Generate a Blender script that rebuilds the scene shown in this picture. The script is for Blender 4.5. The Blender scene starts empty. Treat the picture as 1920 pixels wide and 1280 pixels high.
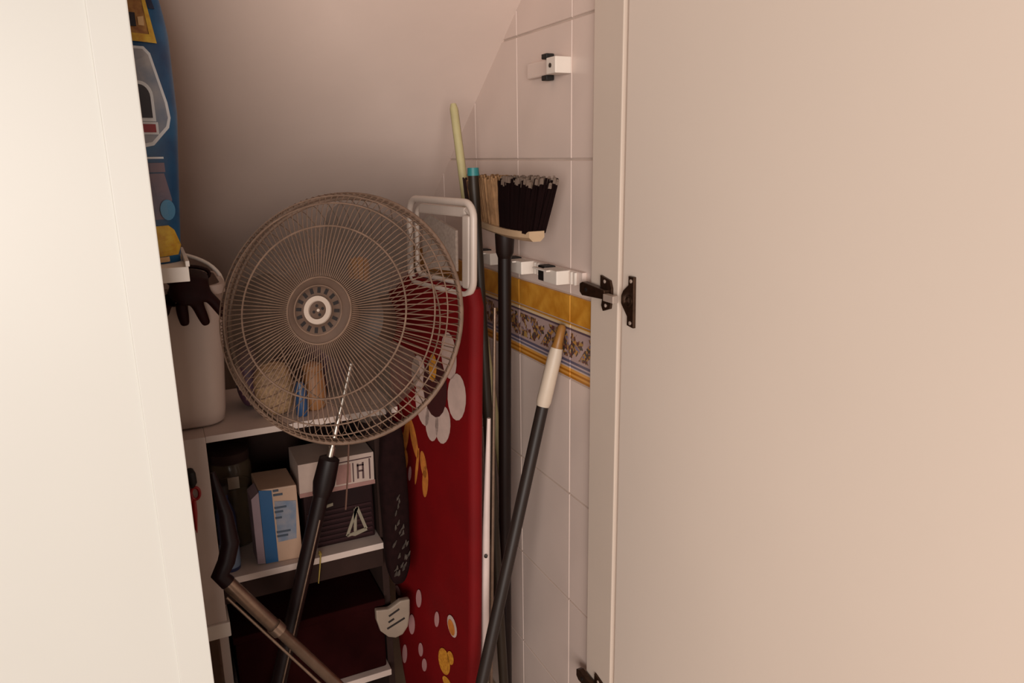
import bpy, bmesh, math, random
from mathutils import Vector, Matrix, noise

# ------------------------------------------------------------------ camera, light, exposure
scene = bpy.context.scene
COL = scene.collection
F_PX, PITCH, YAW, ROLL, EYE = 1400.0, 14.0, 25.5, -0.8, Vector((0, 0, 1.5))
p_, y_, r_ = (math.radians(a) for a in (PITCH, YAW, ROLL))
fw = Vector((math.sin(y_)*math.cos(p_), math.cos(y_)*math.cos(p_), -math.sin(p_)))
rt = Vector((math.cos(y_), -math.sin(y_), 0)); up = rt.cross(fw)
rt = (math.cos(r_)*rt + math.sin(r_)*up).normalized(); up = rt.cross(fw).normalized()
cam = bpy.data.cameras.new('camera'); cam.sensor_width = 36; cam.lens = 36*F_PX/1920
cam.clip_start = 0.02
cam_o = bpy.data.objects.new('camera', cam); COL.objects.link(cam_o)
cam_o.matrix_world = Matrix(((rt.x, up.x, -fw.x, EYE.x), (rt.y, up.y, -fw.y, EYE.y), (rt.z, up.z, -fw.z, EYE.z), (0, 0, 0, 1)))
scene.camera = cam_o

world = bpy.data.worlds.new('world'); scene.world = world; world.use_nodes = True
bg = world.node_tree.nodes['Background']; bg.inputs[0].default_value = (1.0, 0.84, 0.74, 1); bg.inputs[1].default_value = 0.19

def area(name, loc, target, sx, sy, power, color):
    l = bpy.data.lights.new(name, 'AREA'); l.shape = 'RECTANGLE'; l.size = sx; l.size_y = sy
    l.energy = power; l.color = color
    o = bpy.data.objects.new(name, l); COL.objects.link(o); o.location = loc
    o.rotation_euler = (Vector(target)-Vector(loc)).to_track_quat('-Z', 'Y').to_euler()
    return o
area('hall_window_light', (-1.4, -2.7, 1.42), (0.35, 1.3, 1.4), 2.6, 1.7, 160, (1.0, 0.92, 0.855))

vs = scene.view_settings
vs.view_transform = 'Standard'; vs.look = 'None'; vs.gamma = 1.0; vs.use_curve_mapping = False
vs.exposure = 0.0

# ------------------------------------------------------------------ materials
def lin(h):
    h = h.lstrip('#'); out = []
    for i in (0, 2, 4):
        c = int(h[i:i+2], 16)/255
        out.append(c/12.92 if c <= .04045 else ((c+.055)/1.055)**2.4)
    return (*out, 1)
MATS = {}
def mat(name, col, rough=.5, metal=0., var=.08, vscale=14., bump=0., bscale=120., col2=None, coat=0., alpha=1., trans=0., spec=.5):
    if name in MATS: return MATS[name]
    m = bpy.data.materials.new(name); m.use_nodes = True; nt = m.node_tree
    b = nt.nodes['Principled BSDF']
    tc = nt.nodes.new('ShaderNodeTexCoord')
    n = nt.nodes.new('ShaderNodeTexNoise'); n.inputs['Scale'].default_value = vscale; n.inputs['Detail'].default_value = 5
    nt.links.new(tc.outputs['Object'], n.inputs['Vector'])
    r = nt.nodes.new('ShaderNodeValToRGB')
    c = lin(col) if isinstance(col, str) else (*col, 1)
    c2 = lin(col2) if col2 else tuple(max(0, v*(1-var)) for v in c[:3])+(1,)
    c1 = c if col2 else tuple(min(1, v*(1+var*.6)) for v in c[:3])+(1,)
    r.color_ramp.elements[0].position = .32; r.color_ramp.elements[1].position = .68
    r.color_ramp.elements[0].color = c2; r.color_ramp.elements[1].color = c1
    nt.links.new(n.outputs['Fac'], r.inputs['Fac']); nt.links.new(r.outputs['Color'], b.inputs['Base Color'])
    b.inputs['Roughness'].default_value = rough; b.inputs['Metallic'].default_value = metal
    b.inputs['Coat Weight'].default_value = coat; b.inputs['Alpha'].default_value = alpha
    b.inputs['Transmission Weight'].default_value = trans; b.inputs['Specular IOR Level'].default_value = spec
    if bump:
        n2 = nt.nodes.new('ShaderNodeTexNoise'); n2.inputs['Scale'].default_value = bscale; n2.inputs['Detail'].default_value = 4
        nt.links.new(tc.outputs['Object'], n2.inputs['Vector'])
        bm_ = nt.nodes.new('ShaderNodeBump'); bm_.inputs['Strength'].default_value = bump; bm_.inputs['Distance'].default_value = .002
        nt.links.new(n2.outputs['Fac'], bm_.inputs['Height']); nt.links.new(bm_.outputs['Normal'], b.inputs['Normal'])
    MATS[name] = m
    return m

mat('soffit_plaster', '#e6d0c4', .85, var=.05, vscale=3, bump=.12, bscale=60)
mat('wall_paint', '#d8c8ba', .8, var=.05, vscale=3, bump=.1)
mat('door_white', '#dddbd4', .42, var=.02, vscale=2)
mat('door_cream', '#f2e1d3', .45, var=.03, vscale=1.6)
mat('jamb_cream', '#dccabb', .5, var=.03, vscale=4)
mat('floor_tile', '#a58d78', .4, var=.15, vscale=6)
mat('grout', '#cdb9ac', .9, var=.08)
mat('tile_cream', '#e2cdc2', .28, var=.05, vscale=5)
mat('orange_tile', '#e0a03c', .3, var=.25, vscale=30, col2='#c27c20')
mat('shelf_white', '#c8b5ab', .5, var=.05)
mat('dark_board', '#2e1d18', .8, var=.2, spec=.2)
mat('hinge_metal', '#4a3528', .38, .75, var=.3, vscale=90)
mat('hinge_nickel', '#cdb9ab', .35, .4, var=.1)
mat('white_plastic', '#e9ddd2', .4, var=.05)
mat('black_rubber', '#15100f', .6, var=.3)
mat('fan_grille', '#7c6353', .55, .0, var=.25, vscale=40, spec=.3)
mat('fan_plastic', '#5f4a3e', .65, var=.15, vscale=25, spec=.2)
mat('fan_plastic_light', '#bfab9c', .45, var=.08)
mat('fan_slot', '#1a0e0b', .7)
mat('fan_motor', '#4d3b30', .5, var=.15)
mat('chrome', '#d6cdc4', .3, 1.0, var=.1)
mat('fan_tube_black', '#190c0c', .45, var=.25, spec=.3)
mat('iron_rest_white', '#cdbcb0', .4, var=.06)
mat('rest_pad', '#a8968a', .8, var=.18, vscale=160, bump=.4, bscale=300)
mat('board_red', '#700004', .7, var=.14, vscale=9, bump=.15, bscale=400, spec=.25)
mat('print_white', '#c4a89d', .7, var=.1, vscale=40)
mat('print_dark', '#3d0d0c', .7, var=.15, vscale=40)
mat('print_orange', '#c4742c', .7, var=.25, vscale=60)
mat('print_yellow', '#d8962c', .7, col2='#b06a18', vscale=180)
mat('print_pink', '#b58280', .7, var=.1)
mat('leg_white', '#ddc9c2', .4, .1, var=.08)
mat('handle_black', '#1c0f0c', .45, var=.2, spec=.25)
mat('handle_olive', '#30251c', .45, var=.15, spec=.3)
mat('handle_grey', '#2b211d', .45, var=.15, spec=.3)
mat('grip_cream', '#cdbba8', .45, var=.06)
mat('cap_tan', '#94652e', .4, var=.2)
mat('bristle_black', '#130505', .85, var=.3, spec=.1)
mat('bristle_tip', '#6f5c50', .8, var=.3)
mat('bristle_tan', '#94704f', .8, var=.28, vscale=60, spec=.2)
mat('bristle_brown', '#2c130f', .8, var=.3)
mat('broom_wood', '#b89b7c', .5, var=.12)
mat('turquoise', '#2a7a7c', .45)
mat('stick_green', '#b9ae80', .5, var=.12, vscale=20)
mat('stick_shade', '#4a4526', .6)  # dark tone for the shaded back of the green stick
mat('bucket_white', '#cdb8ac', .4, var=.03)
mat('glove_brown', '#260807', .6, var=.2, vscale=50, bump=.15, spec=.2)
mat('bag_blue', '#175a86', .32, col2='#0a3760', vscale=16, bump=.25, bscale=22)
mat('bag_navy', '#141b3c', .35, var=.2)
mat('bag_photo', '#b2813f', .4, col2='#7e4a22', vscale=70)
mat('bag_yellow', '#d6b23a', .4, col2='#c08c28', vscale=80)
mat('bag_silver', '#a3a0a2', .3, col2='#5e6f86', vscale=18)
mat('bag_outline', '#d3d6da', .35)
mat('bag_red', '#8e1f2a', .4)
mat('bag_dark', '#1b1420', .4)
mat('bag_mauve', '#76636f', .4, col2='#5f5f75', vscale=20)
mat('bag_lightblue', '#4c87ae', .4)
mat('bag_cream', '#d9b27e', .5, var=.1)
mat('red_plastic', '#a01418', .35)
mat('clear_jar', '#6a5844', .2, var=.2, alpha=.45)
mat('jar_fill', '#3e2a1c', .8, var=.5, vscale=70)
mat('pale_label', '#a08c7a', .6, var=.15)
mat('pack_blue', '#084d7c', .4, var=.08)
mat('pack_paper', '#b8967e', .55, var=.06)
mat('pack_mauve', '#8a747a', .5)
mat('pack_print', '#6b788c', .55, col2='#8f8c92', vscale=45)
mat('pack_ink', '#3b4655', .6)
mat('box_card', '#b39c90', .65, var=.06, vscale=30)
mat('box_pink', '#936a62', .65, var=.1, vscale=60)
mat('box_ink', '#4a3030', .7)
mat('dark_crate', '#200b0c', .7, var=.25, spec=.2)
mat('dark_crate_rib', '#2e1618', .6, var=.2, spec=.2)
mat('mark_pale', '#837866', .6, var=.1)
mat('cloth_dark', '#1c0c0c', .9, var=.3, vscale=60, spec=.1)
mat('cloth_motif', '#4d443e', .9, var=.4, vscale=90, spec=.1)
mat('bottle_navy', '#232c4e', .35, var=.3)
mat('bottle_pale', '#6f7f96', .4)
mat('pouch_beige', '#b4916c', .6, col2='#7d6046', vscale=190, bump=.4)
mat('bottle_blue', '#2a4a72', .35, var=.2)
mat('brown_jar', '#96663f', .5, var=.2)
mat('orange_cap', '#e8980f', .45, var=.15)
mat('bottle_brown', '#5a3d31', .5, var=.2)
mat('purple_bag', '#4a2c3c', .6, var=.35, vscale=20, bump=.5, bscale=30)
mat('plum_fabric', '#240808', .95, var=.25, spec=.05)
mat('scoop_grey', '#8d7c6d', .55, var=.12)
mat('tube_metal', '#8f7868', .3, .75, var=.15, vscale=60)
mat('tube_dark', '#1c080a', .5, var=.2, spec=.25)
mat('yellow_tag', '#a98f48', .5)

# blades: smoky plastic, half see-through
def smoke(name, col, opac):
    m = mat(name, col, .6, var=.25, vscale=18); b = m.node_tree.nodes['Principled BSDF']; b.inputs['Alpha'].default_value = opac
    return m
smoke('blade_smoke', '#4a382b', .6)

def border_material():
    m = bpy.data.materials.new('border_print'); m.use_nodes = True; nt = m.node_tree; L = nt.links
    b = nt.nodes['Principled BSDF']; b.inputs['Roughness'].default_value = .3
    tc = nt.nodes.new('ShaderNodeTexCoord'); sp = nt.nodes.new('ShaderNodeSeparateXYZ'); L.new(tc.outputs['Object'], sp.inputs[0])
    mr = nt.nodes.new('ShaderNodeMapRange'); mr.inputs['From Min'].default_value = -.058; mr.inputs['From Max'].default_value = .058
    L.new(sp.outputs['Z'], mr.inputs['Value'])
    band = nt.nodes.new('ShaderNodeValToRGB'); cr = band.color_ramp; cr.interpolation = 'CONSTANT'
    stops = [(0, '#b87522'), (.05, '#e0a04c'), (.09, '#b36d1c'), (.13, '#e0a04c'), (.18, '#cdb6b0'), (.21, '#6f6a7c'), (.25, '#c3adae'),
             (.28, '#645c70'), (.33, '#b79c98'), (.88, '#5e4a55'), (.92, '#e0c39c'), (.97, '#c58a30')]
    cr.elements[0].position = 0; cr.elements[0].color = lin(stops[0][1])
    cr.elements[1].position = stops[1][0]; cr.elements[1].color = lin(stops[1][1])
    for p, h in stops[2:]:
        e = cr.elements.new(p); e.color = lin(h)
    L.new(mr.outputs[0], band.inputs['Fac'])
    # fruit and leaf motif inside the print band
    vo = nt.nodes.new('ShaderNodeTexVoronoi'); vo.inputs['Scale'].default_value = 46; L.new(tc.outputs['Object'], vo.inputs['Vector'])
    ro = nt.nodes.new('ShaderNodeSeparateColor'); L.new(vo.outputs['Color'], ro.inputs[0])
    pal = nt.nodes.new('ShaderNodeValToRGB'); pr = pal.color_ramp; pr.interpolation = 'CONSTANT'
    pr.elements[0].position = 0; pr.elements[0].color = lin('#b08a4e'); pr.elements[1].position = .25; pr.elements[1].color = lin('#6a3c3c')
    for p, h in ((.42, '#4f4640'), (.6, '#c08a44'), (.78, '#7c6f86')):
        e = pr.elements.new(p); e.color = lin(h)
    n3 = nt.nodes.new('ShaderNodeTexNoise'); n3.inputs['Scale'].default_value = 62; n3.inputs['Detail'].default_value = 1.5; L.new(tc.outputs['Object'], n3.inputs['Vector'])
    m3 = nt.nodes.new('ShaderNodeMapRange'); m3.inputs['From Min'].default_value = .28; m3.inputs['From Max'].default_value = .72; L.new(n3.outputs['Fac'], m3.inputs['Value']); L.new(m3.outputs[0], pal.inputs['Fac'])
    no = nt.nodes.new('ShaderNodeTexNoise'); no.inputs['Scale'].default_value = 38; L.new(tc.outputs['Object'], no.inputs['Vector'])
    th = nt.nodes.new('ShaderNodeMath'); th.operation = 'GREATER_THAN'; th.inputs[1].default_value = .47; L.new(no.outputs['Fac'], th.inputs[0])
    lo = nt.nodes.new('ShaderNodeMath'); lo.operation = 'GREATER_THAN'; lo.inputs[1].default_value = .38; L.new(mr.outputs[0], lo.inputs[0])
    hi = nt.nodes.new('ShaderNodeMath'); hi.operation = 'LESS_THAN'; hi.inputs[1].default_value = .84; L.new(mr.outputs[0], hi.inputs[0])
    m1 = nt.nodes.new('ShaderNodeMath'); m1.operation = 'MULTIPLY'; L.new(lo.outputs[0], m1.inputs[0]); L.new(hi.outputs[0], m1.inputs[1])
    m2 = nt.nodes.new('ShaderNodeMath'); m2.operation = 'MULTIPLY'; L.new(m1.outputs[0], m2.inputs[0]); L.new(th.outputs[0], m2.inputs[1])
    mx = nt.nodes.new('ShaderNodeMix'); mx.data_type = 'RGBA'; L.new(m2.outputs[0], mx.inputs['Factor'])
    L.new(band.outputs['Color'], mx.inputs[6]); L.new(pal.outputs['Color'], mx.inputs[7]); L.new(mx.outputs[2], b.inputs['Base Color'])
    MATS['border_print'] = m
border_material()

# ------------------------------------------------------------------ helpers
def link(name, me, m, parent=None):
    if m: me.materials.append(MATS[m])
    o = bpy.data.objects.new(name, me); COL.objects.link(o)
    if parent is not None: attach(o, parent)
    return o
ROOT = {}
def wloc(o):
    return ROOT.get(o.name, Vector((0, 0, 0)))
def attach(o, parent):
    o.parent = parent; o.matrix_parent_inverse = Matrix.Translation(-wloc(parent)) if parent.name in ROOT else Matrix.Identity(4)
def thing(name, loc, label, cat, group=None):
    o = bpy.data.objects.new(name, None); COL.objects.link(o); o.location = loc; o.empty_display_size = .03
    ROOT[o.name] = Vector(loc); o['label'] = label; o['category'] = cat
    if group: o['group'] = group
    return o
def tag(o, label, cat, group=None):
    o['label'] = label; o['category'] = cat
    if group: o['group'] = group
    return o
def struct(o):
    o['kind'] = 'structure'; return o
def mesh(name, bm, m, parent=None, smooth=False, bevel=0, segs=2, recalc=True):
    if recalc: bmesh.ops.recalc_face_normals(bm, faces=bm.faces)
    if bevel:
        es = [e for e in bm.edges if len(e.link_faces) == 2 and e.calc_face_angle(0) > .5]
        bmesh.ops.bevel(bm, geom=es, offset=bevel, segments=segs, profile=.6, affect='EDGES')
    me = bpy.data.meshes.new(name); bm.to_mesh(me); bm.free()
    if smooth:
        for p in me.polygons: p.use_smooth = True
        try: me.set_sharp_from_angle(angle=math.radians(50))
        except Exception: pass
    return link(name, me, m, parent)
def bbox(bm, x0, x1, y0, y1, z0, z1, fn=None):
    v = [bm.verts.new((x, y, z) if fn is None else fn(x, y, z)) for x in (x0, x1) for y in (y0, y1) for z in (z0, z1)]
    for f in ((0, 1, 3, 2), (4, 6, 7, 5), (0, 4, 5, 1), (2, 3, 7, 6), (0, 2, 6, 4), (1, 5, 7, 3)):
        bm.faces.new([v[i] for i in f])
    return bm
def box(name, x0, x1, y0, y1, z0, z1, m, parent=None, bevel=.0015, fn=None):
    return mesh(name, bbox(bmesh.new(), x0, x1, y0, y1, z0, z1, fn), m, parent, bevel=bevel, segs=2)
def obox(name, c, ax, ay, az, sx, sy, sz, m, parent=None, bevel=.0015):
    c, ax, ay, az = Vector(c), Vector(ax).normalized(), Vector(ay).normalized(), Vector(az).normalized()
    return mesh(name, bbox(bmesh.new(), -sx/2, sx/2, -sy/2, sy/2, -sz/2, sz/2, lambda x, y, z: c+ax*x+ay*y+az*z), m, parent, bevel=bevel)
def frames(pts, closed):
    out = []; n = len(pts); prev = None
    for i, p in enumerate(pts):
        a = pts[(i-1) % n] if closed or i > 0 else p
        b = pts[(i+1) % n] if closed or i < n-1 else p
        t = (b-a).normalized()
        if prev is None:
            s = t.cross(Vector((0, 0, 1)))
            if s.length < .1: s = t.cross(Vector((0, 1, 0)))
            s.normalize()
        else:
            s = (prev - t*prev.dot(t)).normalized()
        prev = s; out.append((t, s, t.cross(s)))
    return out
def sweep(bm, pts, rad, seg=10, closed=False, flat=1.0):
    pts = [Vector(p) for p in pts]; n = len(pts)
    rad = rad if isinstance(rad, (list, tuple)) else [rad]*n
    rings = []
    for (t, s, b), p, r in zip(frames(pts, closed), pts, rad):
        rings.append([bm.verts.new(p + s*(r*math.cos(2*math.pi*k/seg)) + b*(r*flat*math.sin(2*math.pi*k/seg))) for k in range(seg)])
    for i in range(n if closed else n-1):
        a, b = rings[i], rings[(i+1) % n]
        for k in range(seg): bm.faces.new((a[k], a[(k+1) % seg], b[(k+1) % seg], b[k]))
    if not closed:
        bm.faces.new(rings[0][::-1]); bm.faces.new(rings[-1])
    return bm
def tube(name, pts, rad, m, parent=None, seg=12, closed=False, flat=1.0):
    return mesh(name, sweep(bmesh.new(), pts, rad, seg, closed, flat), m, parent, smooth=True)
def lathe(name, c, axis, prof, m, parent=None, seg=40, caps=True):
    c = Vector(c); a = Vector(axis).normalized(); s = a.cross(Vector((0, 0, 1)))
    if s.length < .1: s = a.cross(Vector((1, 0, 0)))
    s.normalize(); t = a.cross(s); bm = bmesh.new(); rings = []
    for r, h in prof:
        rings.append([bm.verts.new(c+a*h+s*(r*math.cos(2*math.pi*k/seg))+t*(r*math.sin(2*math.pi*k/seg))) for k in range(seg)])
    for i in range(len(rings)-1):
        for k in range(seg): bm.faces.new((rings[i][k], rings[i][(k+1) % seg], rings[i+1][(k+1) % seg], rings[i+1][k]))
    if caps: bm.faces.new(rings[0][::-1]); bm.faces.new(rings[-1])
    return mesh(name, bm, m, parent, smooth=True)
def blob(name, c, rx, ry, rz, m, parent=None, amp=.15, freq=9., seed=0, power=3., nu=28, nv=18, pinch=0.):
    """soft bag: a super-ellipsoid with folds; its base lies at c.z"""
    bm = bmesh.new(); rows = []
    sg = lambda v, e: math.copysign(abs(v)**e, v)
    for j in range(nv+1):
        ph = -math.pi/2 + math.pi*j/nv; row = []
        for i in range(nu):
            th = 2*math.pi*i/nu; e = 2/power
            x = sg(math.cos(ph), e)*sg(math.cos(th), e); y = sg(math.cos(ph), e)*sg(math.sin(th), e); z = sg(math.sin(ph), e)
            k = 1 - pinch*max(0, z)
            P = Vector((x*rx*k, y*ry*k, z*rz))
            d = noise.noise(P*freq+Vector((seed*7.1, seed*3.3, seed))) * amp
            P = Vector((P.x*(1+d), P.y*(1+d), P.z if z < -.6 else P.z*(1+d*.4)))
            row.append(bm.verts.new(Vector(c)+P+Vector((0, 0, rz))))
        rows.append(row)
    for j in range(nv):
        for i in range(nu): bm.faces.new((rows[j][i], rows[j][(i+1) % nu], rows[j+1][(i+1) % nu], rows[j+1][i]))
    bmesh.ops.remove_doubles(bm, verts=bm.verts, dist=1e-5)
    return mesh(name, bm, m, parent, smooth=True)
def decal(name, poly, fn, m, parent, thick=.0008, cuts=0):
    """a printed patch: polygon in surface coordinates, laid on the surface by fn(u, v, offset)"""
    bm = bmesh.new(); vs_ = [bm.verts.new((u, v, 0)) for u, v in poly]; bm.faces.new(vs_)
    bmesh.ops.triangulate(bm, faces=bm.faces)
    for _ in range(cuts):
        bmesh.ops.subdivide_edges(bm, edges=[e for e in bm.edges if e.calc_length() > .012], cuts=1)
        bmesh.ops.triangulate(bm, faces=[f for f in bm.faces if len(f.verts) > 3])
    for v in bm.verts: v.co = fn(v.co.x, v.co.y, thick)
    return mesh(name, bm, m, parent, recalc=False)
def oval(cu, cv, a, b, rot=0, n=18):
    c, s = math.cos(rot), math.sin(rot)
    return [(cu+a*math.cos(t)*c-b*math.sin(t)*s, cv+a*math.cos(t)*s+b*math.sin(t)*c) for t in (2*math.pi*k/n for k in range(n))]
def extrude_poly(name, poly, fn, d0, d1, m, parent=None, bevel=0):
    bm = bmesh.new(); a = [bm.verts.new(fn(u, v, d0)) for u, v in poly]; b = [bm.verts.new(fn(u, v, d1)) for u, v in poly]
    bm.faces.new(a[::-1]); bm.faces.new(b)
    n = len(poly)
    for i in range(n): bm.faces.new((a[i], a[(i+1) % n], b[(i+1) % n], b[i]))
    return mesh(name, bm, m, parent, bevel=bevel)
def rrect(w, h, r, n=5, cx=0, cy=0):
    pts = []
    for sx, sy, a0 in ((1, 1, 0), (-1, 1, 90), (-1, -1, 180), (1, -1, 270)):
        for k in range(n+1):
            a = math.radians(a0+90*k/n); pts.append((cx+sx*(w/2-r)+r*math.cos(a), cy+sy*(h/2-r)+r*math.sin(a)))
    return pts
XZ = lambda yf: (lambda u, v, d: Vector((u, yf-d, v)))      # a face that looks towards -Y
V = Vector

# ------------------------------------------------------------------ the setting
XR = 0.752            # face of the tiles on the right wall
def soffit_z(y): return 1.640-.73*(y-1.748)
struct(box('floor', -1.6, 1.7, -2.6, 4.1, -.05, 0, 'floor_tile'))
bm = bmesh.new()      # underside of the stairs
pr = [(1.14, soffit_z(1.14)), (3.70, soffit_z(3.70)), (3.70, soffit_z(3.70)+.12), (1.14, soffit_z(1.14)+.12)]
a = [bm.verts.new((-.78, y, z)) for y, z in pr]; b = [bm.verts.new((.90, y, z)) for y, z in pr]
bm.faces.new(a); bm.faces.new(b[::-1])
for i in range(4): bm.faces.new((a[i], a[(i+1) % 4], b[(i+1) % 4], b[i]))
struct(mesh('ceiling', bm, 'soffit_plaster'))
struct(box('wall_back', -.78, .90, 3.60, 3.70, 0, .35, 'wall_paint'))
struct(box('wall_left', -.80, -.70, 1.14, 3.70, 0, 2.2, 'wall_paint'))
wr = struct(box('wall_right', XR+.0025, XR+.12, 1.10, 3.70, 0, 2.35, 'grout'))
struct(box('wall_front', -1.6, 1.7, 1.10, 1.20, 2.06, 2.6, 'wall_paint'))
struct(box('wall_outer_left', -1.6, -.76, 1.10, 1.20, 0, 2.06, 'wall_paint')); bpy.data.objects['wall_outer_left'].name = 'wall_left_outer'
struct(box('wall_outer_right', XR+.12, 1.7, 1.10, 1.20, 0, 2.06, 'wall_paint')); bpy.data.objects['wall_outer_right'].name = 'wall_right_outer'

# tiles, each its own piece on the right wall
TW, J = .2355, .0022
tile_cache = {}
def tile(name, yc, zc, w, h, m, proud=0.):
    key = (name, round(w, 4), round(h, 4))
    if key not in tile_cache:
        bm = bbox(bmesh.new(), 0, .006, -w/2, w/2, -h/2, h/2)
        o = mesh(name, bm, m, bevel=.0012, segs=1); me = o.data; bpy.data.objects.remove(o); tile_cache[key] = me
    o = bpy.data.objects.new(name, tile_cache[key]); COL.objects.link(o); o.parent = wr
    o.location = (XR-proud, yc, zc)
rows = [(-.005, .245), (.252, .50), (.53-.0235, .786-.02), (.770, 1.0445), (1.2255, 1.4905), (1.4915, 1.746), (1.747, 2.0)]
rows = [(0.012, .266), (.270, .524), (.528, .783), (.787, 1.0445), (1.2255, 1.4890), (1.4925, 1.7440), (1.7475, 2.0)]
random.seed(3)
for c in range(-1, 9):
    y0 = 1.296+TW*c; y1 = y0+TW
    y0 = max(y0, 1.2015)
    if y1 - y0 < .02: continue
    w = y1-y0-J; yc = (y0+y1)/2
    for z0, z1 in rows:
        if soffit_z(y0) < z0+.05: continue
        tile('tile', yc, (z0+z1)/2, w, z1-z0-.0005, 'tile_cream', proud=random.uniform(0, .0006))
    if soffit_z(y0) > 1.05:
        tile('border_tile', yc, 1.1055, w, .116, 'border_print', .0005)
        tile('border_strip', yc, 1.1945, w, .056, 'orange_tile', .0015)

# door frame post on the right, the two door leaves
tj = struct(box('trim_1', XR-.012, XR+.13, 1.108, 1.200, 0, 2.06, 'jamb_cream', bevel=.002))
d1 = struct(thing('door_1', (-.75, 1.10, 0), 'white', 'x')); del d1['label'], d1['category']
box('door_panel', -.75, -.040, 1.1045, 1.128, .02, 2.05, 'door_white', d1, bevel=.001)
box('stile', -.0402, .006, 1.100, 1.128, .02, 2.05, 'door_white', d1, bevel=.0018)
# right leaf swings on the frame post, open a little past square
HX, HY = XR-.010, 1.101
ang = math.radians(-90.0-1.5)
lx = V((math.cos(ang), math.sin(ang), 0)); ln = V((-lx.y, lx.x, 0))   # along the leaf, and its outer side
if ln.x < 0: ln = -ln
d2 = struct(thing('door_2', (HX, HY, 0), 'x', 'x')); del d2['label'], d2['category']
obox('door_panel', V((HX, HY, 1.035))+lx*.385+ln*.012, lx, ln, (0, 0, 1), .765, .022, 2.03, 'door_cream', d2, bevel=.002)
def hinge(z):
    h = bpy.data.objects.new('hinge', None); COL.objects.link(h); h.parent = d2
    h.matrix_parent_inverse = Matrix.Translation(-wloc(d2)); h.location = (HX, HY, z); ROOT[h.name] = V((HX, HY, z))
    # plate on the leaf: tall in the middle axis, tapering to its screw ears
    fn = lambda u, v, d: V((HX, HY, z))+lx*u+V((0, 0, v))-ln*(d-.001)
    ear = [(.046, .042), (.030, .042), (.030, .026), (.014, .014), (.008, .004), (.008, -.010), (.016, -.018), (.028, -.030), (.028, -.046), (.048, -.048)]
    extrude_poly('leaf_plate', ear, fn, 0, .006, 'hinge_metal', h, bevel=.001)
    for v in (.034, -.040): lathe('screw', fn(.039, v, .005), -ln, [(.0035, 0), (.0035, .0022), (.002, .003)], 'hinge_nickel', h, 12)
    lathe('cup', fn(.033, -.002, .004), -ln, [(.011, 0), (.011, .004), (.008, .0045), (.008, .001)], 'hinge_metal', h, 20)
    # cross plate on the frame post
    fp = lambda u, v, d: V((XR-.012-d, u, z+v))
    cross = [(1.128, .026), (1.160, .032), (1.160, .012), (1.152, .008), (1.152, -.010), (1.156, -.024), (1.150, -.034), (1.126, -.026), (1.122, -.006), (1.122, .012)]
    extrude_poly('mounting_plate', cross, fp, 0, .005, 'hinge_metal', h, bevel=.001)
    for u, v in ((1.144, .022), (1.140, -.022)): lathe('screw', fp(u, v, .004), (-1, 0, 0), [(.0035, 0), (.0035, .002), (.002, .003)], 'hinge_nickel', h, 12)
    # arm: a channel that runs back over the plate
    arm = [(1.128, -.008), (1.205, -.012), (1.214, -.006), (1.214, .010), (1.204, .014), (1.128, .009)]
    extrude_poly('arm', arm, fp, .004, .017, 'hinge_metal', h, bevel=.0015)
    lathe('screw', fp(1.19, .001, .0165), (-1, 0, 0), [(.004, 0), (.004, .0015), (.002, .002)], 'black_rubber', h, 12)
    obox('link', (XR-.026, 1.110, z-.003), (0, 1, 0), (1, 0, 0), (0, 0, 1), .032, .012, .013, 'hinge_nickel', h, bevel=.001)
hinge(1.252); hinge(.402); hinge(1.93)

# ------------------------------------------------------------------ shelf unit
YS = 1.55
su = thing('shelf_unit', (.05, YS, 0), 'white open shelf unit with wide left upright, full of cleaning things under the stairs', 'shelf')
box('upright', -.01, .049, YS, YS+.30, .533, .9555, 'shelf_white', su)
box('foot_block', -.012, .054, YS-.006, YS+.30, .499, .533, 'white_plastic', su)
box('lower_upright', .030, .049, YS+.03, YS+.30, 0, .499, 'shelf_white', su)
box('shelf', .049, .452, YS, YS+.32, .942, .956, 'shelf_white', su)
box('shelf', .049, .402, YS, YS+.30, .616, .631, 'shelf_white', su)
box('shelf', .049, .402, YS, YS+.30, .275, .291, 'shelf_white', su)
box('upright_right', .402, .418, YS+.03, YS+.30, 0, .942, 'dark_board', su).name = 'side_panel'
box('shade_backdrop', .049, .402, YS+.300, YS+.306, .05, .942, 'dark_board', su)  # added dark sheet, stands in for the deep shade behind the shelves
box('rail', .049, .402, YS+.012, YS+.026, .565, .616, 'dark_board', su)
box('bracket', .046, .060, YS-.012, YS, .628, .652, 'white_plastic', su)

# small wall shelf near the opening, with the blue bag on it
ws = thing('wall_shelf', (-.3, 1.25, 1.317), 'short white wall shelf holding the blue bag above the bucket', 'shelf')
box('shelf_board', -.70, .045, 1.25, 1.46, 1.317, 1.340, 'white_plastic', ws, bevel=.001)
box('end_lip', .041, .047, 1.25, 1.46, 1.340, 1.349, 'white_plastic', ws, bevel=.001)

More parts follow.
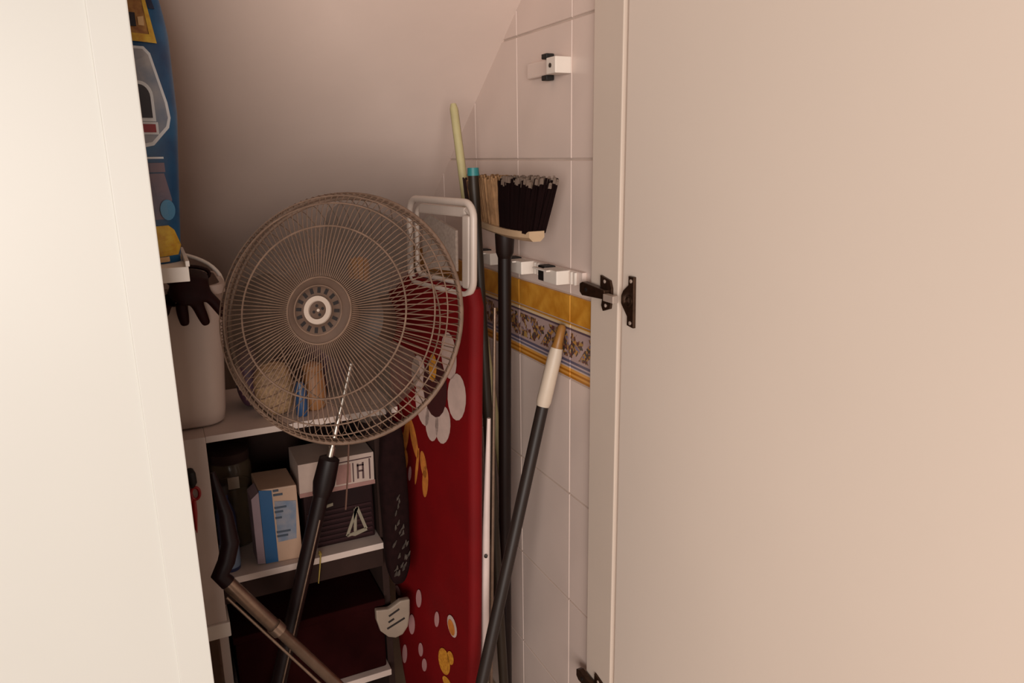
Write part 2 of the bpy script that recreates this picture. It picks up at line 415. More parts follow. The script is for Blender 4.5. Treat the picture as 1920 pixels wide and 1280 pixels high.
bag = thing('product_bag', (-.08, 1.33, 1.34), 'tall glossy blue foil bag with yellow panel and silver emblem, on the wall shelf', 'bag')
BW, BH, BD = .143, .46, .05
BCX = -.085
def bag_half(v):                       # half width by height
    t = v/BH
    return BW - .020*max(0, .5-t)/.5 - .020*(max(0, t-.74)/.26)**1.3
def bag_pt(u, v, off, side=1):         # u in metres from the middle, v metres up
    hw = bag_half(v); s = max(-1, min(1, u/hw)); t = v/BH
    d = BD*(1-abs(s)**2.6)**.55*(1-.75*max(0, t-.72)/.28)*(.55+.45*min(1, (1-t)*3)) if abs(s) < 1 else 0
    d += .0025*noise.noise(V((u*24, v*20, side)))*(1-abs(s)**4)
    return V((BCX+u, 1.335-side*(d+off), 1.3405+v))
bm = bmesh.new(); NU, NV = 30, 40; grid = {}
for side in (1, -1):
    for j in range(NV+1):
        v = BH*j/NV; hw = bag_half(v)
        for i in range(NU+1):
            s = -math.cos(math.pi*i/NU)
            grid[side, i, j] = bm.verts.new(bag_pt(hw*s, v, 0, side))
for side in (1, -1):
    for j in range(NV):
        for i in range(NU):
            q = [grid[side, i, j], grid[side, i+1, j], grid[side, i+1, j+1], grid[side, i, j+1]]
            bm.faces.new(q if side == 1 else q[::-1])
bmesh.ops.remove_doubles(bm, verts=bm.verts, dist=2e-4)
mesh('bag_body', bm, 'bag_blue', bag, smooth=True)
U = lambda x: x-BCX+.009
def bdec(name, poly, m, th=.0022): return decal(name, [(U(x), z-1.3405) for x, z in poly], bag_pt, m, bag, th, 3)
bdec('top_edge', [(-.16, 1.79), (-.16, 1.772), (.008, 1.772), (.018, 1.745), (.026, 1.72), (.034, 1.72), (.027, 1.75), (.018, 1.79)], 'bag_navy', .0016)
bdec('photo_panel', [(-.16, 1.765), (-.16, 1.680), (.029, 1.676), (.022, 1.735), (.012, 1.765)], 'bag_photo')
bdec('yellow_band', [(-.16, 1.686), (-.16, 1.674), (.031, 1.670), (.022, 1.735), (.017, 1.735), (.022, 1.682)], 'bag_yellow', 0.0028)
bdec('photo_detail', [(-.02, 1.712), (-.02, 1.692), (.006, 1.692), (.006, 1.712)], 'bag_dark', 0.0030)
bdec('photo_detail', [(.009, 1.706), (.009, 1.694), (.017, 1.694), (.017, 1.708)], 'bag_cream', 0.0030)
bdec('emblem_outline', [(-.14, 1.664), (.012, 1.664), (.020, 1.655), (.036, 1.585), (.038, 1.563), (.034, 1.548), (.010, 1.522), (-.14, 1.49)], 'bag_outline')
bdec('emblem_field', [(-.14, 1.660), (.010, 1.660), (.017, 1.652), (.032, 1.585), (.034, 1.563), (.030, 1.550), (.008, 1.527), (-.14, 1.496)], 'bag_silver', 0.0030)
bdec('letter_outline', [(-.09, 1.615)]+[(.000+.017*math.sin(t), 1.594+.021*math.cos(t)) for t in (math.pi/2*k/6 for k in range(7))]+[(.017, 1.557), (-.09, 1.557)], 'bag_outline', 0.0038)
bdec('letter', [(-.09, 1.610)]+[(-.001+.014*math.sin(t), 1.592+.018*math.cos(t)) for t in (math.pi/2*k/6 for k in range(7))]+[(.013, 1.562), (-.09, 1.562)], 'bag_dark', 0.0046)
bdec('red_frame', [(-.02, 1.556), (-.02, 1.538), (.019, 1.538), (.019, 1.556)], 'bag_outline', 0.0042)
bdec('red_square', [(-.02, 1.553), (-.02, 1.541), (.0155, 1.541), (.0155, 1.553)], 'bag_red', 0.0050)
bdec('stripe', [(-.14, 1.505), (-.14, 1.502), (.021, 1.502), (.021, 1.505)], 'bag_outline')
bdec('stripe', [(-.14, 1.496), (-.14, 1.482), (.021, 1.482), (.021, 1.496)], 'bag_mauve')
bdec('lower_panel', [(-.14, 1.480), (-.14, 1.41), (.020, 1.41), (.026, 1.44), (.019, 1.480)], 'bag_mauve')
bdec('light_patch', oval(.018, 1.424, .011, .016), 'bag_lightblue', 0.0030)
bdec('yellow_foot', [(-.14, 1.400), (-.14, 1.352), (.026, 1.352), (.032, 1.366), (.024, 1.392), (.016, 1.400)], 'bag_yellow')
bdec('bottom_strip', [(-.14, 1.351), (-.14, 1.343), (.030, 1.343), (.030, 1.351)], 'bag_cream')

# bucket on the shelf unit with a glove over its rim
bk = thing('bucket', (-.005, 1.70, .957), 'tall off-white square plastic bucket on top of the shelf unit, wire handle up', 'bucket')
bm = bmesh.new(); rings = []
BX, BY = .0, 1.70
for w, h, r, z in ((.176, .176, .035, .957), (.192, .192, .040, .963), (.200, .200, .042, .985), (.232, .232, .048, 1.236), (.246, .246, .05, 1.238), (.246, .246, .05, 1.256), (.226, .226, .046, 1.256), (.222, .222, .046, 1.20), (.182, .182, .04, .975)):
    rings.append([bm.verts.new((BX+x, BY+y, z)) for x, y in rrect(w, h, r, 6)])
for i in range(len(rings)-1):
    n = len(rings[i])
    for k in range(n): bm.faces.new((rings[i][k], rings[i][(k+1) % n], rings[i+1][(k+1) % n], rings[i+1][k]))
bm.faces.new(rings[0][::-1]); bm.faces.new(rings[-1])
mesh('bucket_body', bm, 'bucket_white', bk, smooth=True)
tube('handle', [(BX+.126*math.cos(t), BY+.02, 1.238+.075*math.sin(t)) for t in (math.pi*k/24 for k in range(25))], .0042, 'white_plastic', bk, 8)
gl = thing('rubber_glove', (.06, 1.575, 1.27), 'dark brown rubber glove draped over the bucket rim, fingers hanging down', 'glove')
bm = bmesh.new()
gy = 1.560
me = bpy.data.meshes.new('glove_body')
pts = [(.052, gy+.10, 1.272), (.052, gy+.045, 1.276), (.050, gy-.002, 1.272), (.050, gy-.008, 1.248)]
ed = [(0, 1), (1, 2), (2, 3)]; rad = [(.040, .014), (.044, .014), (.046, .014), (.042, .014)]
for base, mid, tip, r in (((.010, gy-.006, 1.236), (.004, gy-.004, 1.220), (.002, gy+.0, 1.206), .0115),
                          ((.034, gy-.008, 1.232), (.036, gy-.007, 1.208), (.038, gy-.004, 1.186), .0115),
                          ((.062, gy-.008, 1.232), (.070, gy-.007, 1.206), (.077, gy-.004, 1.183), .0112),
                          ((.088, gy-.006, 1.240), (.101, gy-.005, 1.218), (.112, gy-.002, 1.196), .0112)):
    k = len(pts); pts += [base, mid, tip]; rad += [(r*1.05, r*1.05), (r, r), (r*.72, r*.72)]
    ed += [(3, k), (k, k+1), (k+1, k+2)]
me.from_pydata(pts, ed, [])
go = link('glove_body', me, 'glove_brown', gl)
sk = go.modifiers.new('skin', 'SKIN'); sk.use_smooth_shade = True; sk.branch_smoothing = .3
for sv, r in zip(me.skin_vertices[0].data, rad): sv.radius = r
me.skin_vertices[0].data[0].use_root = True
go.modifiers.new('sub', 'SUBSURF').render_levels = 2
tube('cuff', [(.052+.046*math.cos(t), gy+.105, 1.270+.017*math.sin(t)) for t in (2*math.pi*k/24 for k in range(24))], .004, 'glove_brown', gl, 8, True)

# ------------------------------------------------------------------ pedestal fan
FC = V((.284, 1.300, 1.226))
faz, ftilt = math.radians(36), math.radians(19)
fn_ = V((-math.sin(faz)*math.cos(ftilt), -math.cos(faz)*math.cos(ftilt), math.sin(ftilt)))
fr_ = V((math.cos(faz), -math.sin(faz), 0)); fu_ = fr_.cross(fn_)*-1
if fu_.z < 0: fu_ = -fu_
def FP(a, b, d): return FC+fr_*a+fu_*b+fn_*d
def FR(r, t, d): return FP(r*math.cos(t), r*math.sin(t), d)
FOOT = V((.016, 1.48, 0))
fan = thing('pedestal_fan', FOOT, 'dusty pedestal fan with round wire grille on a leaning dark stand', 'fan')
R0 = .221
def ring(name, r, d, rad, m, parent, n=72, seg=8): return tube(name, [FR(r, 2*math.pi*k/n, d) for k in range(n)], rad, m, parent, seg, True)
fg = ring('front_grille', R0, .004, .0042, 'fan_grille', fan)
prof_f = [(R0, .004), (.217, .026), (.203, .047), (.180, .063), (.146, .075), (.105, .083), (.052, .087)]
prof_r = [(R0-.004, -.004), (.214, -.028), (.200, -.056), (.160, -.080), (.110, -.094), (.070, -.098)]
def wires(parent, prof, n, rad, name):
    bm = sweep(bmesh.new(), [(r, 0, d) for r, d in prof], rad, 4)
    o = mesh(name, bm, 'fan_grille', smooth=True); me = o.data; bpy.data.objects.remove(o)
    M0 = Matrix(((fr_.x, fu_.x, fn_.x, FC.x), (fr_.y, fu_.y, fn_.y, FC.y), (fr_.z, fu_.z, fn_.z, FC.z), (0, 0, 0, 1)))
    for k in range(n):
        w = bpy.data.objects.new(name, me); COL.objects.link(w); w.parent = parent
        w.matrix_parent_inverse = Matrix.Identity(4)
        w.matrix_basis = M0 @ Matrix.Rotation(2*math.pi*k/n, 4, 'Z')
wires(fg, prof_f, 120, .00095, 'wire')
for r, d, q in ((.146, .076, .0016), (.190, .059, .0014), (.2075, .043, .0012)): ring('hoop', r, d, q, 'fan_grille', fg, seg=6)
rg = ring('rear_grille', R0-.004, -.006, .0038, 'fan_grille', fan)
wires(rg, prof_r, 56, .0009, 'wire')
ring('hoop', .160, -.081, .0014, 'fan_grille', rg, seg=6)
hub = lathe('hub_badge', FP(0, 0, .082), fn_, [(.0555, 0), (.057, .004), (.054, .008), (.044, .0085), (.041, .012), (.026, .012), (.024, .010), (.004, .010), (.001, .010)], 'fan_plastic', fan, 48)
ring('badge_rim', .0560, .090, .0016, 'fan_grille', hub, seg=6)
ring('badge_rim', .0415, .0935, .0013, 'fan_grille', hub, seg=6)
lathe('badge_ring', FP(0, 0, .093), fn_, [(.024, 0), (.0235, .0035), (.0155, .0035), (.015, 0)], 'fan_plastic_light', hub, 36, False)
for k in range(16):
    t = 2*math.pi*k/16; e = fr_*math.cos(t)+fu_*math.sin(t); f = -fr_*math.sin(t)+fu_*math.cos(t)
    obox('slot', FR(.0335, t, .0942), e, f, fn_, .0095, .0055, .0012, 'fan_slot', hub, 0)
for k in range(5):
    t = 2*math.pi*k/4+.4; rr = .008 if k < 4 else 0
    lathe('badge_dot', FR(rr, t, .0915), fn_, [(.0026, 0), (.0026, .001)], 'fan_slot' if k < 4 else 'fan_plastic_light', hub, 10)
# blades
lathe('blade_hub', FP(0, 0, .012), fn_, [(.040, 0), (.042, .006), (.042, .045), (.034, .055), (.002, .058)], 'fan_plastic', fan, 32)
for k in range(3):
    bm = bmesh.new(); g = []
    for i in range(11):
        row = []
        for j in range(9):
            s, q = i/10, j/8-.5
            r = .038+.158*s; wdt = (1.0+.28*math.sin(math.pi*min(1, s*1.1)))*(1 if s < .82 else 1-.35*((s-.82)/.18)**2)
            t = 2*math.pi*k/3+math.radians(55)+q*wdt+.25*s
            row.append(bm.verts.new(FR(r, t, .034+.030*(q)*(1-.3*s))))
        g.append(row)
    for i in range(10):
        for j in range(8): bm.faces.new((g[i][j], g[i+1][j], g[i+1][j+1], g[i][j+1]))
    mesh('blade', bm, 'blade_smoke', fan, smooth=True)
lathe('motor', FP(0, 0, -.010), -fn_, [(.045, 0), (.072, .012), (.076, .03), (.072, .085), (.055, .115), (.02, .125)], 'fan_motor', fan, 32)
# stand: chrome rod, collar, dark tube, round foot
TOP = V((.352, 1.475, 1.14)); ax = (TOP-FOOT).normalized()
Lp = (TOP-FOOT).length
def PO(h): return FOOT+ax*h
tube('neck', [FP(0, 0, -.085), FP(0, -.03, -.10), PO(Lp-.01), PO(Lp-.05)], [.020, .020, .017, .014], 'fan_motor', fan, 14)
tube('rod', [PO(Lp-.04), PO(.905)], .0055, 'chrome', fan, 14)
tube('rod_tip', [PO(.955), PO(.925)], .0075, 'chrome', fan, 14)
tube('collar', [PO(.935), PO(.93), PO(.875), PO(.85)], [.012, .021, .023, .0185], 'fan_tube_black', fan, 20)
tube('pole', [PO(.86), PO(.02)], .0165, 'fan_tube_black', fan, 18)
tube('pole_seam', [PO(.80)+V((.004, -.0165, 0)), PO(.42)+V((.004, -.0165, 0))], .0022, 'tube_metal', fan, 8)
lathe('foot_disc', FOOT+V((0, 0, 0)), (0, 0, 1), [(.085, 0), (.085, .008), (.075, .018), (.05, .028), (.02, .05)], 'fan_tube_black', fan, 40)
tube('cord', [FP(.026, -.216, -.01), FP(.026, -.25, -.012)+V((0, .01, -.03)), FP(.025, -.29, -.012)+V((0, .02, -.06))], .0016, 'bottle_brown', fan, 6)

# ------------------------------------------------------------------ ironing board
F0, B0 = V((.553, 1.335, 0)), V((.482, 1.695, 0)); du = (B0-F0).normalized(); WB = (B0-F0).length
dn = V((-du.y, du.x, 0))
if dn.x > 0: dn = -dn                        # out of the cover, towards the shelves
ib = thing('ironing_board', (F0+du*.15)-dn*.02, 'upright ironing board in red cover with big white flowers, white iron rest on top', 'ironing board')
ib.location.z = 0
def BP(u, z, off): return F0+du*u+V((-.032*(1.24-z), 0, z))+dn*off
ZB0, ZB1 = .10, 1.243
def half(z):                                   # the cover narrows to a nose near the floor
    t = max(0, (.45-z)/.35); return WB/2*math.sqrt(max(.05, 1-t*t*.75))
bm = bmesh.new(); rings = []
TH = .034
for j in range(33):
    z = ZB0+(ZB1-ZB0)*j/32; hw = half(z) - (.012*max(0, (z-(ZB1-.02))/.02)); pts = []
    for u, d in rrect(2*hw, TH, .0165, 5): pts.append(bm.verts.new(BP(WB/2+u, z, d-TH/2+.001*math.sin(9*z+4*u))))
    rings.append(pts)
for i in range(32):
    n = len(rings[i])
    for k in range(n): bm.faces.new((rings[i][k], rings[i][(k+1) % n], rings[i+1][(k+1) % n], rings[i+1][k]))
bm.faces.new(rings[0]); bm.faces.new(rings[-1][::-1])
cov = mesh('cover', bm, 'board_red', ib, smooth=True)
def surf(u, z, off):
    e = max(0, .0165-u); d = 0
    if e > 0: d = -(.0165-math.sqrt(max(0, .0165**2-min(e, .0165)**2)))
    return BP(u, z, d+off+.0012)
def petal(name, u, z, a, b, rot, m, off=.0008): decal(name, oval(u, z, a, b, rot), surf, m, cov, off, 2)
for u, z, a, b, rot in ((.056, 1.012, .035, .052, .15), (.086, 1.095, .03, .05, -.1), (.112, .935, .030, .046, .3), (.158, .928, .028, .045, .1), (.20, .955, .028, .046, -.35), (.215, 1.03, .03, .04, .2)):
    petal('petal', u, z, a, b, rot, 'print_white')
petal('flower_centre', .143, 1.012, .050, .068, .1, 'print_dark', .0014)
petal('flower_leaf', .150, 1.055, .016, .032, .1, 'print_yellow', .0020)
for u, z, a, b, rot in ((.275, .865, .014, .048, -.35), (.312, .862, .012, .045, .25), (.325, .800, .020, .030, .2), (.232, .815, .014, .032, -.2), (.225, .775, .013, .040, .1), (.262, .80, .006, .05, .2), (.345, .84, .010, .030, .6)):
    petal('leaf_print', u-.035, z, a, b, rot, 'print_orange')
for u, z, a, b, rot in ((.228, .456, .013, .026, .2), (.265, .365, .015, .030, .2), (.144, .444, .010, .022, .2), (.305, .258, .012, .030, .2), (.222, .318, .011, .020, .2), (.205, .285, .011, .020, .3), (.35, .45, .012, .016, .5), (.335, .425, .014, .012, .4), (.262, .77, .007, .02, .2)):
    petal('petal_print', u, z, a, b, rot, 'print_pink')
petal('petal_print', .077, .462, .020, .026, -.3, 'print_white'); petal('petal_tip', .079, .458, .014, .019, -.3, 'print_orange', .0014)
for u, z, a, b, rot in ((.112, .350, .026, .034, .1), (.085, .375, .014, .018, .3), (.10, .30, .02, .014, 0)):
    petal('flower_print', u, z, a, b, rot, 'print_yellow')
# iron rest: a deep rounded frame with an inner rail and a pad
rest = mesh('iron_rest', bmesh.new(), 'iron_rest_white', ib)
bpy.data.objects.remove(rest)
def RP(pts, off): return [BP(u, z, off) for u, z in pts]
rc_u, rc_z, rw, rh = .132, 1.322, .250, .180
ir = tube('iron_rest', RP(rrect(rw, rh, .030, 6, rc_u, rc_z), -.006), .0075, 'iron_rest_white', ib, 10, True)
tube('inner_rail', RP(rrect(rw-.034, rh-.032, .022, 6, rc_u+.003, rc_z), -.016), .0055, 'iron_rest_white', ir, 8, True)
bm = bmesh.new()                         # the wide moulded lip along the front side of the rest
bbox(bm, .012, .038, rc_z-.078, rc_z+.066, -.014, .002, lambda u, z, d: BP(u, z, d))
mesh('front_lip', bm, 'iron_rest_white', ir, bevel=.006, segs=3)
bm = bmesh.new(); bbox(bm, .045, .225, rc_z+.060, rc_z+.080, -.026, -.010, lambda u, z, d: BP(u, z, d))
mesh('top_lip', bm, 'iron_rest_white', ir, bevel=.004)
extrude_poly('heat_pad', [(.098, 1.268), (.225, 1.262), (.235, 1.305), (.228, 1.368), (.200, 1.378), (.100, 1.352)], lambda u, v, d: BP(u, v, -.030+d), 0, .006, 'rest_pad', ir)
for uu in (.06, .20): tube('strut', [BP(uu, 1.236, -.014), BP(uu, 1.20, -.040)], .005, 'iron_rest_white', ir, 8)
# legs folded behind the cover
tube('leg', [BP(.004, .97, -.044), BP(.018, .62, -.048), BP(.026, .06, -.052)], [.004, .0095, .0105], 'leg_white', ib, 12)
tube('leg', [BP(.012, 1.20, -.062), BP(.016, .03, -.066)], .0035, 'tube_metal', ib, 10)
lathe('rivet', BP(.006, .655, -.041), (-.5, -.85, 0), [(.004, 0), (.004, .003), (.002, .004)], 'handle_grey', ib, 10)
tube('leg', [BP(.30, 1.10, -.055), BP(.30, .012, -.060)], .010, 'leg_white', ib, 12)

# ------------------------------------------------------------------ brooms and sticks by the right wall
br = thing('broom', (.672, 1.475, 0), 'upside-down broom with black and tan bristles, black handle clipped to the tiled wall', 'broom')
bx = .668
tube('handle', [(bx+.002, 1.470, 0), (bx, 1.455, .6), (bx-.002, 1.425, 1.342)], .0142, 'handle_black', br, 16)
lathe('socket', (bx-.002, 1.426, 1.290), (0, -.03, 1), [(.0145, 0), (.019, .012), (.021, .05)], 'handle_black', br, 20)
def head_z(y): t = (y-1.36)/.24; return 1.349+.013*max(0, t)**1.5+.004*t*t
bm = bmesh.new(); top = []; rings = []
for k in range(17):
    y = 1.585-.302*k/16; z = head_z(y); e = 1-abs((k-8)/8)**6*.45
    rings.append([bm.verts.new((bx+sx*.030*e, y, z+sz)) for sx, sz in ((-1, .008), (-1, -.004), (-.5, -.012), (.5, -.012), (1, -.004), (1, .008))])
for i in range(16):
    for k in range(6): bm.faces.new((rings[i][k], rings[i][(k+1) % 6], rings[i+1][(k+1) % 6], rings[i+1][k]))
bm.faces.new(rings[0]); bm.faces.new(rings[-1][::-1])
mesh('broom_head', bm, 'broom_wood', br, smooth=True)
def bristles(name, y0, y1, m, n, ztop, tipm=None, lean=0., fl=.0, seed=1):
    random.seed(seed); bm = bmesh.new(); tips = bmesh.new()
    for i in range(n):
        for x in range(5):
            f = (i+random.random()*.8)/n; y = y0+(y1-y0)*f; xo = (x-2)*.0105+random.uniform(-.003, .003)
            zb = head_z(y)+.004; h = ztop-zb+random.uniform(-.007, .006)
            tip = V((bx+xo*1.25, y+(1.42-y)*-fl+lean+random.uniform(-.005, .005), zb+h)); base = V((bx+xo*.9, y, zb))
            w = random.uniform(.0026, .0042)
            sweep(bm, [base, base.lerp(tip, .6), tip], [w, w*1.1, w*.7], 4)
            if tipm and random.random() < .6: sweep(tips, [base.lerp(tip, .93), tip+V((0, 0, .0035))], [w*1.15, w*.9], 4)
    o = mesh(name, bm, m, br); o['kind'] = 'stuff'
    if tipm:
        t = mesh('bristle_tips', tips, tipm, o); t['kind'] = 'stuff'
    else: tips.free()
bristles('bristles_black', 1.290, 1.402, 'bristle_black', 60, 1.452, 'bristle_tip', -.008, .24, 2)
bristles('bristles_tan', 1.405, 1.548, 'bristle_tan', 56, 1.455, None, .004, .06, 3)
bristles('bristles_brown', 1.550, 1.578, 'bristle_brown', 14, 1.448, None, .0, .04, 4)

mp = thing('mop_pole', (.640, 1.400, 0), 'slim olive grey pole with turquoise cap between the broom and ironing board', 'pole')
tube('pole', [(.644, 1.400, 0), (.614, 1.463, 1.463)], .0112, 'handle_olive', mp, 14)
tube('cap', [(.6142, 1.4628, 1.460), (.614, 1.463, 1.476)], [.0128, .0116], 'turquoise', mp, 14)

gs = thing('wooden_stick', (.693, 1.508, .725), 'long pale greenish stick rising above the iron rest against the sloping ceiling', 'stick')
tube('stick', [(.693, 1.508, .725), (.660, 1.616, 1.39), (.6495, 1.6505, 1.604), (.649, 1.652, 1.615)], [.010, .010, .0095, .006], 'stick_green', gs, 10)
tube('shade_strip', [(.703, 1.521, .725), (.670, 1.629, 1.39), (.660, 1.664, 1.602)], .0055, 'stick_shade', gs, 8)  # the stick's shaded back, put in as a dark strip alongside it

mh = thing('leaning_mop', (.46, 1.18, 0), 'thick dark grey handle with cream grip leaning against the patterned border tiles', 'handle')
M0, M1 = V((.452, 1.190, .02)), V((.722, 1.306, 1.075))
# the handle crosses in front of the ironing board on its way to the wall
tp = V((.728, 1.311, 1.112)); gp = V((.698, 1.316, .992)); bt = V((.512, 1.245, .428))
dirm = (gp-bt).normalized(); ft = bt-dirm*(bt.z/dirm.z)
mh.location = ft; ROOT[mh.name] = V(ft)
tube('shaft', [ft, bt, gp], .0128, 'handle_grey', mh, 18)
tube('grip', [gp-dirm*.004, gp+(tp-gp)*.05, gp+(tp-gp)*.85, tp], [.0132, .0158, .0150, .0128], 'grip_cream', mh, 18)
tube('hanging_tip', [tp, tp+(tp-gp)*.10, tp+(tp-gp)*.36, tp+(tp-gp)*.40], [.0125, .0100, .0090, .005], 'cap_tan', mh, 12)

# clip rail on the tiles
bh = thing('broom_holder', (XR, 1.46, 1.262), 'row of white broom clips with black rubber on the tiles above the border', 'broom holder')
box('rail', XR-.010, XR, 1.235, 1.70, 1.250, 1.277, 'tile_cream', bh)
for i, y in enumerate((1.318, 1.475, 1.640)):
    c = box('clip', XR-.040, XR-.008, y-.034, y+.022, 1.248, 1.276, 'white_plastic', bh, bevel=.002)
    box('rubber_pad', XR-.037, XR-.010, y+.0225, y+.052, 1.247, 1.279, 'black_rubber', c, bevel=.003)
    box('clip_jaw', XR-.050, XR-.0405, y-.010, y+.052, 1.272, 1.2755, 'white_plastic', c, bevel=.001)
    for k in range(2): box('clip_rib', XR-.016, XR-.0105, y-.050-.014*k, y-.045-.014*k, 1.250, 1.275, 'white_plastic', c, bevel=.0008)
wh = thing('wall_hook', (XR, 1.37, 1.668), 'single white wall clip with two black rubber nubs high on the tiles', 'wall clip')
box('back_plate', XR-.012, XR, 1.330, 1.462, 1.652, 1.682, 'tile_cream', wh, bevel=.003)
hb = box('clip_block', XR-.036, XR-.0005, 1.297, 1.333, 1.649, 1.679, 'white_plastic', wh, bevel=.002)
lathe('screw', (XR-.036, 1.316, 1.664), (-1, 0, 0), [(.0042, 0), (.0042, .0016), (.002, .002)], 'handle_olive', hb, 14)
for z0 in (1.642, 1.682): box('rubber_nub', XR-.020, XR-.002, 1.362, 1.383, z0, z0+.010, 'black_rubber', wh, bevel=.002)

# ------------------------------------------------------------------ things on the shelves
jar = thing('storage_jar', (.115, 1.66, .632), 'cloudy clear plastic jar with dark contents on the middle shelf', 'jar')
lathe('jar_body', (.098, 1.72, .6315), (0, 0, 1), [(.040, 0), (.046, .006), (.047, .19), (.040, .205)], 'clear_jar', jar, 32)
lathe('contents', (.098, 1.72, .634), (0, 0, 1), [(.036, .0), (.043, .006), (.043, .14), (.01, .15)], 'jar_fill', jar, 24)
lathe('lid', (.098, 1.72, .836), (0, 0, 1), [(.044, 0), (.045, .004), (.045, .022), (.040, .025)], 'dark_board', jar, 32)
box('label', .088, .112, 1.6722, 1.6745, .780, .808, 'pale_label', jar, bevel=.0004)

pk = thing('paper_pack', (.185, 1.64, .632), 'upright white pack with bright blue side band and grey print on the middle shelf', 'package')
rotp = math.radians(14)
ca, sa = math.cos(rotp), math.sin(rotp)
PKO = V((.143, 1.575, .6315))
def PK(x, y, z): return PKO+V((x*ca-y*sa*-1*-1, x*sa*-1+y*ca, z)) if False else PKO+V((x*ca+y*sa*-.15, -x*sa*.35+y*ca, z))
mesh('pack_body', bbox(bmesh.new(), 0, .080, 0, .11, 0, .176, PK), 'pack_paper', pk, bevel=.003)
def pkf(u, v, d): return PK(u, -d, v)
extrude_poly('blue_band', [(-.001, .002), (.026, .002), (.026, .172), (-.001, .176)], pkf, -.001, .0016, 'pack_blue', pk)
extrude_poly('mauve_edge', [(-.018, .004), (-.0015, .002), (-.0015, .172), (-.018, .158)], pkf, -.06, .0002, 'pack_mauve', pk)
extrude_poly('print_block', [(.030, .048), (.070, .050), (.076, .140), (.030, .146)], pkf, 0, .0012, 'pack_print', pk)
for v, w in ((.168, .012), (.158, .020), (.128, .026), (.118, .018), (.104, .014), (.060, .024), (.070, .03)):
    extrude_poly('print_line', [(.0285, v), (.0285+w, v), (.0285+w, v+.0045), (.0285, v+.0045)], pkf, 0, .0020, 'pack_ink', pk)

dc = thing('dark_crate', (.32, 1.66, .632), 'dark ribbed plastic crate with pale triangular mark on the middle shelf', 'crate')
box('crate_body', .236, .394, 1.592, 1.80, .6315, .765, 'dark_crate', dc, bevel=.004)
for k in range(7): box('rib', .240, .388, 1.589, 1.5925, .640+.0125*k, .646+.0125*k, 'dark_crate_rib', dc, bevel=.0008)
fz = XZ(1.589)
tri = [((.327, .648), (.372, .656)), ((.372, .656), (.354, .715)), ((.354, .715), (.327, .648)), ((.346, .655), (.350, .712))]
for (a0, b0) in tri:
    d = (V(b0)-V(a0)).normalized(); nrm = V((-d.y, d.x))*.0035
    A, B_ = V(a0), V(b0)
    extrude_poly('mark_stroke', [tuple(A+nrm), tuple(A-nrm), tuple(B_-nrm), tuple(B_+nrm)], fz, 0, .0012, 'mark_pale', dc)
extrude_poly('mark_tab', [(.282, .728), (.300, .731), (.300, .738), (.282, .735)], fz, -.002, .0012, 'mark_pale', dc)
extrude_poly('mark_foot', [(.327, .650), (.345, .644), (.375, .652), (.372, .658)], fz, 0, .0018, 'mark_pale', dc)

wb = thing('carton', (.325, 1.66, .766), 'small white printed carton lying on top of the dark crate', 'box')
tw = .045
def WBX(x, y, z): return V((.228+x+.02*z, 1.585+y, .7665+z+tw*0*x))
mesh('carton_body', bbox(bmesh.new(), 0, .170, 0, .12, 0, .078, WBX), 'box_card', wb, bevel=.0012)
wf = lambda u, v, d: WBX(u, -d, v)
extrude_poly('bottom_strip', [(0, 0), (.171, 0), (.171, .010), (0, .010)], wf, 0, .0008, 'box_pink', wb)
extrude_poly('print_line', [(.045, .064), (.164, .066), (.164, .0685), (.045, .0665)], wf, 0, .001, 'box_ink', wb)
extrude_poly('print_panel', [(.082, .014), (.116, .014), (.116, .060), (.082, .060)], wf, 0, .0008, 'box_pink', wb)
for u0, u1, v0, v1 in ((.120, .1225, .014, .060), (.158, .1610, .014, .064), (.130, .134, .020, .056), (.142, .146, .018, .058), (.130, .146, .050, .054), (.134, .144, .036, .040), (.068, .070, .012, .066)):
    extrude_poly('print_mark', [(u0, v0), (u1, v0), (u1, v1), (u0, v1)], wf, 0, .0012, 'box_ink', wb)

cb = thing('cloth_bag', (.43, 1.51, .55), 'dark hanging cloth bag with grey leafy print at the shelf end', 'bag')
cbb = blob('bag_body', (.4250, 1.522, .535), .030, .022, .20, 'cloth_dark', cb, .22, 16, 5, 3.2)
random.seed(8)
for k in range(26):
    z = .565+random.random()*.20; x = .406+random.random()*.040
    bm = bmesh.new(); sweep(bm, [(x-.007*random.random(), 1.4985, z), (x, 1.4965, z+.006), (x+.006*random.random(), 1.498, z+.014)], [.0008, .0028, .0008], 5)
    mesh('leaf_print', bm, 'cloth_motif', cbb)
tube('strap', [(.425, 1.522, .93), (.425, 1.53, .957), (.425, 1.545, .961)], .006, 'cloth_dark', cb, 8)

bb = thing('dark_bottle', (.062, 1.63, .632), 'narrow navy bottle with pale lower label beside the shelf upright', 'bottle')
lathe('bottle_body', (.072, 1.592, .6315), (0, 0, 1), [(.0185, 0), (.020, .004), (.020, .13), (.010, .16), (.009, .178)], 'bottle_navy', bb, 24)
lathe('label', (.072, 1.592, .640), (0, 0, 1), [(.0203, 0), (.0205, .001), (.0205, .055), (.0203, .056)], 'bottle_pale', bb, 24, False)
lathe('cap', (.072, 1.592, .808), (0, 0, 1), [(.0115, 0), (.0115, .018), (.009, .021)], 'fan_slot', bb, 20)

